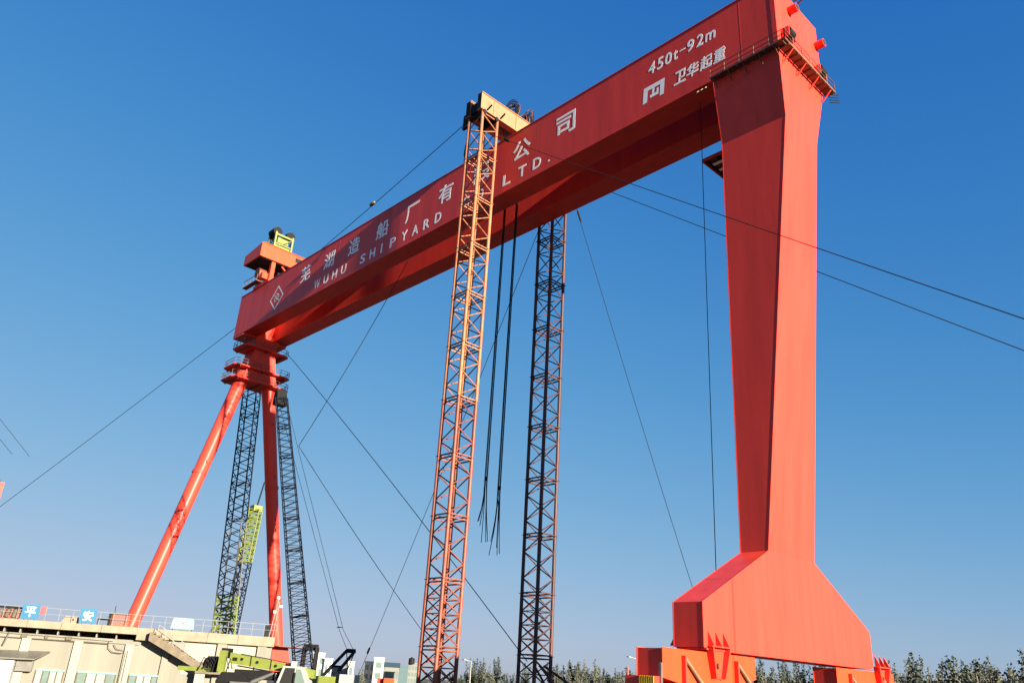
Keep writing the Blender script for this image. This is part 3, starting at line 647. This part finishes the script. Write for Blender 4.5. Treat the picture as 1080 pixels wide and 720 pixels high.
K(MB().box((2.36, -1.45, 2.5), (2.42, -1.3, 3.3)), 'mirror', DARK, cb)

# ------------------------------------------------------------------ the cream building
bL = at(-30, 655, 80); bRr = at(291, 667, 78)
ang = math.atan2(bRr.y-bL.y, bRr.x-bL.x); BW = math.hypot(bRr.x-bL.x, bRr.y-bL.y)
HB = 5.98
bd = thing('workshop_building', (bL.x, bL.y, 0), 'cream workshop building with flat concrete roof edge and outside stair', 'building', rz=ang)
def B(mb, name, m, parent=None, smooth=False): return mb.build(name, m, parent or bd, smooth=smooth)
def X(px):                     # metres along the front where the bearing of a photo column meets it
    q = at(px, 657+px*.04, 80)-CAM; dx, dy = math.cos(ang), math.sin(ang)
    den = q.x*dy-q.y*dx; t_ = ((bL.x-CAM.x)*dy-(bL.y-CAM.y)*dx)/den
    h = CAM+q*t_; return (h.x-bL.x)*dx+(h.y-bL.y)*dy
XS = X(160)
wl = B(MB().box((0, .35, 0), (X(150), 10, HB-.98)), 'wall', CREAM)
B(MB().box((X(150), .352, 0), (BW-.1, 10, HB-.56)), 'wall', CREAM)
B(MB().box((0, 5, HB-.98), (X(150), 9.9, HB-.56)), 'attic_wall', CONCD, wl)
rf = B(MB().box((-.3, -.55, HB-.55), (X(146), 10.2, HB)), 'roof_slab', CONC)
B(MB().box((X(146), -.35, HB-.95), (X(159), 1.5, HB-.0)), 'roof_corner_block', CONC, rf)
B(MB().box((X(159), -.1, HB-.78), (BW, 10.2, HB)), 'roof_parapet', CONC, rf)
for px in (30, 66, 108): B(MB().box((X(px)-.012, -.556, HB-.55), (X(px)+.012, -.55, HB)), 'slab_joint', DARK, rf)
for px in (220, 252): B(MB().box((X(px)-.012, -.106, HB-.78), (X(px)+.012, -.1, HB)), 'slab_joint', DARK, rf)
for px in (5, 22, 40, 62, 84, 103, 124): B(MB().box((X(px), .1, HB-.975), (X(px)+.1, .6, HB-.56)), 'slab_bracket', CREAM, wl)
B(MB().box((0, .2, HB-1.32), (X(150), .34, HB-.98)), 'cornice', CREAM, wl)
for px in (32, 87, 141): B(MB().box((X(px)-.33, .1, 0), (X(px)+.33, .34, HB-1.33)), 'pilaster', CREAML, wl)
for px in (180,): B(MB().box((X(px)-.25, .15, 0), (X(px)+.25, .34, HB-.9)), 'pilaster', CREAM, wl)
for px in (237, 279): B(MB().box((X(px)-.38, .05, 0), (X(px)+.38, .34, HB-.8)), 'pilaster', CREAM, wl)
for a, c in ((198, 231), (243, 273)): B(MB().box((X(a), .3, 2.6), (X(c), .342, HB-.92)), 'wall_panel', CREAML, wl)
for a, c in ((-20, 24), (50, 79), (93, 133), (147, 178)):        # ribbon windows
    f_ = B(MB().box((X(a), .2, 2.3), (X(c), .34, 2.42)), 'window', TEAL, wl)
    B(MB().box((X(a)-.05, .12, .9), (X(c)+.05, .34, .98)), 'sill', CONC, f_)
    n = 4; wv = (X(c)-X(a))/n
    for k in range(n+1): B(MB().box((X(a)+k*wv-.035, .22, .99), (X(a)+k*wv+.035, .34, 2.295)), 'mullion', PIPE, f_)
    for k in range(n): B(MB().box((X(a)+k*wv+.04, .3, .99), (X(a)+(k+1)*wv-.04, .335, 2.295)), 'pane', PANE if (k*7+int(a)) % 3 else GLASS, f_)
aw = B(MB().add([(X(-30), -.9, 3.1), (X(48), -.9, 3.15), (X(60), .2, 3.75), (X(-30), .2, 3.6), (X(-30), -.9, 3.0), (X(48), -.9, 3.05), (X(60), .2, 3.65), (X(-30), .2, 3.5)],
     [(0,1,2,3),(7,6,5,4),(0,4,5,1),(1,5,6,2),(3,2,6,7),(0,3,7,4)]), 'awning', ALU)
B(MB().box((X(-28), -.85, .0), (X(28), .1, 2.95)), 'porch', WHITEB); B(MB().box((X(29), -.3, 2.2), (X(46), .15, 3.0)), 'porch_box', ALU)
def pipe(pts, nm='conduit', m=PIPE, r=.03): return B(MB().tube(pts, r, 6), nm, m, wl, True)
pipe([(X(0), .16, HB-1.05), (X(26), .16, HB-1.08), (X(74), .14, HB-1.12), (X(122), .14, HB-1.18)])
pipe([(X(0), .16, HB-1.34), (X(118), .16, HB-1.4)]); pipe([(X(12), .06, HB-1.0), (X(9), .06, 4.0)], r=.06)
pipe([(X(118), .1, HB-1.2), (X(119), .1, HB-1.7), (X(124), .1, HB-2.0), (X(133), .1, HB-2.05), (X(138), .06, HB-1.95), (X(137), .06, .5)])
pipe([(X(124), .1, HB-1.4), (X(128), .1, HB-1.75), (X(140), .06, HB-1.85), (X(140.5), .06, .5)])
for px in (27, 30, 74, 77, 52): B(MB().box((X(px)-.1, .0, HB-1.3), (X(px)+.1, .15, HB-1.02)), 'junction_box', PIPE, wl)
# outside stair
st = MB().add([(X(160), -1.15, HB-.3), (X(160), -1.15, HB-.95), (X(216), -1.15, 3.0), (X(222), -1.15, 3.35), (X(160), -.12, HB-.3), (X(160), -.12, HB-.95), (X(216), -.12, 3.0), (X(222), -.12, 3.35)],
     [(0,1,2,3),(7,6,5,4),(0,3,7,4),(1,5,6,2),(0,4,5,1),(2,6,7,3)])
stc = B(st, 'outside_stair', CONCD)
for k in range(12):
    f_ = k/12; x = X(161)+(X(220)-X(161))*f_; z = HB-.3-(HB-3.65)*f_
    B(MB().box((x, -1.1, z-.12), (x+.36, -.15, z+.02)), 'step', CONCD, stc)
B(MB().box((X(214), -1.15, 2.75), (X(245), -.05, 3.02)), 'landing', CONCD, stc)
for px in (217, 222): B(MB().box((X(px)-.2, -1.0, 0), (X(px)+.2, -.6, 2.75)), 'landing_column', CREAML, stc)
for k in range(7):
    f_ = k/6; x = X(168)+(X(221)-X(168))*f_; z = HB-.55-(HB-3.7)*f_
    B(MB().bar((x, -1.05, z), (x, -1.05, z+.85), .045), 'stair_rail_post', GREYRAIL, stc)
for dz in (.45, .85): B(MB().bar((X(168), -1.05, HB-.55+dz), (X(221), -1.05, 3.15+dz), .04), 'stair_rail', GREYRAIL, stc)
for k in range(4): B(MB().bar((X(222+k*5), -1.05, 3.0), (X(222+k*5), -1.05, 3.9), .045), 'landing_rail_post', GREYRAIL, stc)
B(MB().bar((X(221), -1.05, 3.9), (X(240), -1.05, 3.9), .045), 'landing_rail', GREYRAIL, stc)
# roof railing
yr = -.05
rl_ = B(MB().bar((0, yr, HB+1.02), (BW, yr, HB+1.02), .03), 'roof_railing', GREYRAIL)
B(MB().bar((0, yr, HB+.55), (BW, yr, HB+.55), .022), 'mid_rail', GREYRAIL, rl_)
for k in range(24): B(MB().bar((k*BW/23, yr, HB), (k*BW/23, yr, HB+1.02), .03), 'rail_post', GREYRAIL, rl_)

def roof_thing(name, px0, px1, z0, z1, y, lab, cat, m):
    x = (X(px0)+X(px1))/2; c, s = math.cos(ang), math.sin(ang)
    loc = (bL.x+c*x-s*y, bL.y+s*x+c*y, HB+.01+z0)
    o = thing(name, loc, lab, cat, rz=ang); return o, X(px1)-X(px0), z1-z0
for ch, a, c, lab in (('平', 20, 38, 'cyan sign board with the white character for level on the roof railing'), ('安', 82, 99, 'cyan sign board with the white character for peace on the roof railing')):
    o, w, h = roof_thing('sign_board', a, c, .08, 1.18, -.2, lab, 'sign', BLUE); o['group'] = 'cyan sign boards on the roof railing'
    MB().box((-w/2, 0, 0), (w/2, .05, h)).build('board', BLUE, o)
    glyph(ch, 'painted_character', WHITE, o, 0, h*.5, -.012, h*.7, w*.62, .004)
    for s in (-.3, .3): MB().box((s*w-.02, .05, -.08), (s*w+.02, .09, h*.9)).build('bracket', DARK, o)
o, w, h = roof_thing('billboard', 179, 204, .12, 1.0, -.1, 'pale sky blue printed board standing on the roof right of the red tube', 'board', WHITEB)
PALE = mat('pale_cyan_print', (.10, .23, .28), .6, .2, 1.6, col2=(.24, .30, .30))
MB().prism([(-w/2, .05), (-w/2+.06, 0), (w/2-.06, 0), (w/2, .05), (w/2-.1, h-.1), (w/2-.2, h), (-w/2+.2, h), (-w/2+.1, h-.1)][::-1], 1, 0, .08).build('board_panel', PALE, o)
MB().box((-.08, -.01, h*.5), (.1, -.002, h*.58)).build('print_mark', REDCLOTH, o)
for s in (-.4, .4): MB().box((s*w-.03, .08, -.13), (s*w+.03, .14, h*.8)).build('stand', DARK, o)
o, w, h = roof_thing('cloth', 39, 45, .5, 1.12, -.1, 'red cloth hung over the roof railing beside the left sign', 'cloth', REDCLOTH)
MB().loft([[(-w/2, 0, 0), (0, -.04, -.06), (w/2, 0, .05), (w/2, .05, .05), (0, .02, -.06), (-w/2, .05, 0)], [(-w/2, .03, h), (0, .0, h+.03), (w/2, .03, h), (w/2, .07, h), (0, .06, h+.03), (-w/2, .07, h)]]).build('cloth_sheet', REDCLOTH, o)
o, w, h = roof_thing('scrap_pile', -8, 17, 0, 1.0, .2, 'rusty winch and scrap heap under a plank at the left roof end', 'scrap', RUSTRED)
MB().box((-w/2, -.2, .82), (w/2, .6, .95)).build('plank', DARK, o)
for k in range(6): MB().tube([(-w/2+.25+k*w/6.5, -.1+random.uniform(0, .3), .1), (-w/2+.3+k*w/6.5, .2, .75)], random.uniform(.1, .22), 10).build('rusty_drum', RUSTRED if k % 2 else PIPE, o, smooth=True)
MB().box((-w/2+.1, 0, 0), (w/2-.1, .5, .3)).build('crate', RUSTRED, o)
o, w, h = roof_thing('slatted_crate', 115, 133, 0, .95, .3, 'orange red slatted crate on the roof at the foot of the red tube', 'crate', SALM)
for k in range(5): MB().box((-w/2, 0, k*.2), (w/2, .08, k*.2+.15)).build('slat', BRICK, o)
for s in (-1, 1): MB().box((s*w/2-.06, .08, 0), (s*w/2+.06, .16, 1.0)).build('post', RUSTRED, o)
MB().bar((-w/2+.15, .1, .9), (-w/2+.1, .1, 1.6), .05).build('stake', DARK, o); MB().box((-w/2-.25, -.05, 0), (-w/2-.05, .2, .95)).build('dark_bin', DARK, o)
o, w, h = roof_thing('roof_vent', 62, 80, 0, .55, .4, 'low grey vent box on the roof between the two cyan signs', 'vent', CONC)
MB().prism([(-w/2, 0), (w/2, 0), (w/2-.1, .5), (-w/2+.3, .55)][::-1], 1, 0, .8).build('vent_body', CONC, o); MB().box((.15, -.01, .2), (.3, -.002, .35)).build('vent_hole', DARK, o)
o, w, h = roof_thing('bench_frame', 101, 112, 0, .5, .3, 'small black frame on the roof right of the second cyan sign', 'frame', DARK)
for s in (-1, 1): MB().bar((s*w/2, 0, 0), (s*w/2, 0, .5), .05).build('leg', DARK, o)
MB().bar((-w/2, 0, .5), (w/2, 0, .5), .06).build('top_rail', DARK, o); MB().bar((-w/2, .3, .45), (w/2, .3, .45), .06).build('top_rail', DARK, o)
o, w, h = roof_thing('camera_pole', 283, 289, 0, 3.4, .15, 'white leaning camera pole on the right roof corner', 'pole', WHITE)
MB().tube([(-.15, 0, 0), (.2, 0, 3.3)], .045, 8).build('pole', GREYRAIL, o, smooth=True); MB().tube([(.15, 0, 0), (.3, 0, 3.0)], .04, 8).build('stay', GREYRAIL, o, smooth=True)
MB().box((.05, -.2, 3.2), (.25, .1, 3.4)).build('camera_head', WHITE, o); MB().box((.35, -.12, 2.5), (.6, .05, 2.68)).build('camera_head', WHITE, o); MB().box((-.1, -.12, 2.0), (.1, .05, 2.2)).build('lamp', WHITE, o)
MB().box((-.6, -.1, 0), (-.2, .3, .95)).build('control_box', DARK, o)

# ------------------------------------------------------------------ hook block at the left edge, with its wires
hp = at(-15, 560, 118); o = tuple(hp)
hk = thing('hook_block', o, 'red hook block cut off by the left edge of the picture', 'hook block')
MB().box((hp.x-.4, hp.y-.35, hp.z+1.2), (hp.x+.4, hp.y+.35, hp.z+6.0)).build('block_body', REDB, hk, o)
MB().tube([hp+Vector((0, -.2, .6)), hp+Vector((0, .2, .6))], .75, 14).build('sheave', SALM, hk, o, True)
for dy in (-.2, .2): MB().tube([hp+Vector((0, dy, 5.8)), at(-70+dy*20, 380, 118)], .04, 5).build('fall_rope', ROPE, hk, o)
MB().tube([hp, hp+Vector((0, 0, -3.6))], [.3, .15], 8).build('hook_shank', REDB, hk, o, True)
for k, (x0, y0, x1, y1) in enumerate(((-14, 424, 31, 481), (-14, 446, 13, 479))):
    rope(at(x0, y0, 118), at(x1, y1, 118), ('upper' if k == 0 else 'lower')+' of two short faint wires at the left edge of the sky', 0, .028, 'loose_wire', 4)

# ------------------------------------------------------------------ far buildings
def far_building(px0, px1, ytop, D, depth, m, lab, rows, cols, roof=None, wm=None):
    a = at(px0, ytop, D); b_ = at(px1, ytop, D); H = (a.z+b_.z)/2; w = math.hypot(b_.x-a.x, b_.y-a.y); an = math.atan2(b_.y-a.y, b_.x-a.x)
    o = thing('far_building', (a.x, a.y, 0), lab, 'building', 'white buildings on the skyline', rz=an)
    wl_ = MB().box((0, 0, 0), (w, depth, H)).build('wall', m, o)
    if roof: MB().prism([(-.5, H), (depth+.5, H), (depth/2, H+roof)], 0, -.5, w+.5).build('roof', FARR, o)
    else: MB().box((-.2, -.2, H), (w+.2, depth+.2, H+.5)).build('parapet', m, o)
    for r_ in range(rows):
        for c_ in range(cols):
            x = w*(c_+.5)/cols; z = H*(1-(r_+.6)/(rows+.3)); ww = w/cols*.3; hh = H/(rows+.3)*.28
            MB().box((x-ww, -.06, z-hh), (x+ww, -.02, z+hh)).build('window', wm or GLASS, wl_)
    return o
far_building(331, 343, 689, 380, 14, FARW, 'white block with stepped roof behind the black boom foot', 2, 2)
far_building(343, 351, 695, 378, 12, FARW, 'lower white block right of the black boom foot', 1, 2)
far_building(346, 368, 703, 420, 16, FARG, 'grey block with a row of dark windows behind the gantry frame', 2, 6)
far_building(368, 374, 698, 400, 10, FARW, 'narrow white stair tower between the grey and white blocks', 1, 1)
far_building(385, 396, 698, 405, 12, FARW, 'lower white block beside the small green tree', 2, 2)
far_building(395, 405.5, 694, 395, 14, FARW, 'tall bright white block on the skyline left of the orange mast', 2, 1)
far_building(405.5, 421, 703, 430, 20, FARG, 'grey factory with teal pitched roof and dark window row', 1, 6, roof=2.2)
far_building(421, 432, 703, 440, 20, FARR, 'plain teal shed wall on the skyline', 0, 0)
far_building(431, 441, 700, 400, 14, FARG, 'pale grey block with a dark water tank near the orange mast', 3, 3)
wt = at(434, 698, 399); o = thing('water_tank', (wt.x, wt.y, wt.z-.6), 'dark round water tank on the pale grey block roof', 'tank'); MB().tube([(0, 0, 0), (0, 0, 2.2), (0, 0, 2.6)], [1.4, 1.4, .5], 14).build('tank_body', DARK, o, smooth=True); MB().tube([(0, 0, 2.6), (0, 0, 2.9)], .3, 8).build('lid', DARK, o, smooth=True)
for px0, px1, yy, D, m, lab in ((398, 406, 714.5, 150, REDB, 'dark red steel container left of the orange mast'), (405, 416, 714.5, 149, SALM, 'bright orange container left of the orange mast')):
    a = at(px0, yy, D); b_ = at(px1, yy, D); w = math.hypot(b_.x-a.x, b_.y-a.y); H = a.z
    o = thing('container', (a.x, a.y, 0), lab, 'container', rz=math.atan2(b_.y-a.y, b_.x-a.x)); MB().box((0, 0, .2), (w, 4, H)).build('container_box', m, o)
    for k in range(4): MB().box((w*k/4+.05, -.03, .4), (w*k/4+.2, 0, H-.2)).build('corrugation', m, o)
# lamp posts far off
for px, yt, D, lab in ((497, 697, 210, 'thin white lamp post between the two masts'), (671, 694, 200, 'white lamp post with short arm left of the red wheel gear')):
    a = at(px, yt, D); o = thing('lamp_post', (a.x, a.y, 0), lab, 'lamp post')
    MB().tube([(0, 0, 0), (0, 0, a.z)], [.16, .09], 8).build('post', WHITEB, o, smooth=True); MB().bar((0, 0, a.z), (-1.4*rgt0.x, -1.4*rgt0.y, a.z+.25), .12).build('arm', WHITEB, o); MB().box((-1.9*rgt0.x-.3, -1.9*rgt0.y-.2, a.z+.2), (-1.2*rgt0.x, -1.2*rgt0.y, a.z+.38)).build('lamp_head', WHITEB, o)
a = at(662, 703, 120); o = thing('marker_post', (a.x, a.y, 0), 'red marker post with yellow band left of the red wheel gear', 'post')
MB().tube([(0, 0, 0), (0, 0, a.z)], .14, 8).build('post', REDB, o, smooth=True); MB().tube([(0, 0, a.z-2.3), (0, 0, a.z-1.2)], .16, 8).build('yellow_band', YEL, o, smooth=True)

# ------------------------------------------------------------------ trees
def tree_proto(seed, H, spread, leaf_m, nshoot, dens, name='tree'):
    rr = random.Random(seed); tr = MB(); lf = MB()
    tr.tube([(0, 0, 0), (rr.uniform(-.1, .1), rr.uniform(-.1, .1), H*.3), (rr.uniform(-.25, .25), rr.uniform(-.2, .2), H*.62)], [H*.022, H*.016, H*.008], 7)
    for k in range(nshoot):
        a = rr.uniform(0, 6.283); rad = spread*math.sqrt(rr.random()); z0 = H*rr.uniform(.12, .45); top = H*(rr.uniform(.55, 1.0)-.28*(rad/spread)**2)
        bx0, by0 = rad*.25*math.cos(a), rad*.25*math.sin(a); tx, ty = rad*math.cos(a), rad*math.sin(a)
        mx, my, mz = bx0+(tx-bx0)*.65, by0+(ty-by0)*.65, z0+(top-z0)*.45
        tr.tube([(bx0*.3, by0*.3, z0), (mx, my, mz), (tx, ty, top)], [H*.008, H*.005, H*.0015], 5)
        for q in range(dens):
            t = rr.random()**.8
            p0, p1 = ((bx0, by0, z0), (mx, my, mz)) if t < .45 else ((mx, my, mz), (tx, ty, top))
            tt = t/.45 if t < .45 else (t-.45)/.55
            c = Vector([p0[i]+(p1[i]-p0[i])*tt for i in range(3)])
            sp = .34*(1.15-t*.75)
            c += Vector((rr.gauss(0, sp), rr.gauss(0, sp), rr.gauss(0, sp*.8)))
            s = rr.uniform(.12, .34)*(1.15-.45*t); n_ = Vector((rr.gauss(0, 1), rr.gauss(0, 1), rr.gauss(0, 1)+.5)).normalized()
            u = n_.orthogonal().normalized(); v = n_.cross(u); an = rr.uniform(0, 6.28); u, v = u*math.cos(an)+v*math.sin(an), v*math.cos(an)-u*math.sin(an)
            lf.add([c-u*s, c-v*s*.55, c+u*s, c+v*s*.55+n_*s*.2], [(0,1,2,3)])
    a_ = tr.build('trunk', BARK, None, smooth=True); me = bpy.data.meshes.new('crown'); me.from_pydata(lf.v, [], lf.f); me.materials.append(leaf_m)
    b_ = bpy.data.objects.new('crown', me); COL.objects.link(b_); return a_, b_
protos = [tree_proto(11, 11, 2.3, LEAF, 13, 130), tree_proto(12, 11, 2.6, LEAF, 15, 120), tree_proto(13, 11, 1.8, LEAF, 11, 120), tree_proto(14, 11, 2.8, LEAF2, 18, 70), tree_proto(15, 11, 2.2, LEAF2, 14, 70)]
USED = set()
def plant(px, ytop, D, pi, lab, grp):
    a = at(px, ytop, D); s = a.z/9.6
    t = thing('leafy_tree', (a.x, a.y, 0), lab, 'tree', grp, rz=random.uniform(0, 6.28)); t.scale = (s*random.uniform(.9, 1.2), s*random.uniform(.9, 1.2), s)
    for src in protos[pi]:
        if src.name in USED: c = link_copy(src, t)
        else: src.parent = t; USED.add(src.name)
rr = random.Random(5)
def row(x0, x1, step, yfun, D0, D1, pis, lab, grp):
    x = x0
    while x < x1:
        plant(x, yfun(x)+rr.uniform(-9, 8), rr.uniform(D0, D1), rr.choice(pis), lab, grp); x += step*rr.uniform(.7, 1.3)
row(478, 556, 8, lambda x: 703, 230, 260, [0, 1, 2, 3], 'small dark tree in the row seen between the two masts', 'trees between the masts')
row(584, 690, 7.5, lambda x: 697, 205, 240, [0, 1, 2, 4], 'dark tree in the row between the rusty mast and the wheel gear', 'trees right of the rusty mast')
row(585, 690, 9, lambda x: 708, 190, 205, [3, 4], 'grey green shrubby tree in front of the row right of the rusty mast', 'grey shrubs right of the rusty mast')
row(796, 905, 9, lambda x: 696+(x-796)*.03, 165, 190, [0, 1, 2], 'dark tree seen under the red lower beam', 'trees under the lower beam')
row(790, 905, 13, lambda x: 714, 150, 165, [3, 4], 'grey green shrubby tree under the red lower beam', 'grey shrubs under the lower beam')
for px, y, pi in ((938, 697, 0), (949, 689, 2), (962, 691, 1), (975, 690, 2), (988, 702, 0), (1002, 695, 1), (1017, 682, 0), (1027, 684, 2), (1038, 700, 1), (1050, 693, 0), (1063, 690, 2), (1075, 679, 0), (1088, 684, 1)):
    plant(px, y, rr.uniform(140, 165), pi, 'tall dark tree in the row right of the red leg', 'trees right of the leg')
row(935, 1092, 11, lambda x: 706, 128, 140, [3, 4], 'grey green shrubby tree in front of the row right of the leg', 'grey shrubs right of the leg')
plant(383, 702, 180, 4, 'small green tree in front of the white blocks left of the orange mast', None)
for pr_ in protos:
    for o in pr_:
        if o.name not in USED: bpy.data.objects.remove(o)
hb = MB(); rr2 = random.Random(9)          # scrub along the yard edge
for k in range(5200):
    x = rr2.uniform(440, 1110); D = rr2.uniform(118, 200) if x > 600 else rr2.uniform(190, 230)
    c = at(x, 700, D); c.z = abs(rr2.gauss(0, 1.3)); s = rr2.uniform(.15, .4)
    n_ = Vector((rr2.gauss(0, 1), rr2.gauss(0, 1), rr2.gauss(0, 1)+.6)).normalized(); u = n_.orthogonal().normalized(); v = n_.cross(u)
    hb.add([c-u*s, c-v*s*.6, c+u*s, c+v*s*.6], [(0,1,2,3)])
me = bpy.data.meshes.new('scrub'); me.from_pydata(hb.v, [], hb.f); me.materials.append(LEAF2)
sb = bpy.data.objects.new('scrub', me); COL.objects.link(sb); tag(sb, 'low grey green scrub along the yard edge under the trees', 'scrub', kind='stuff')
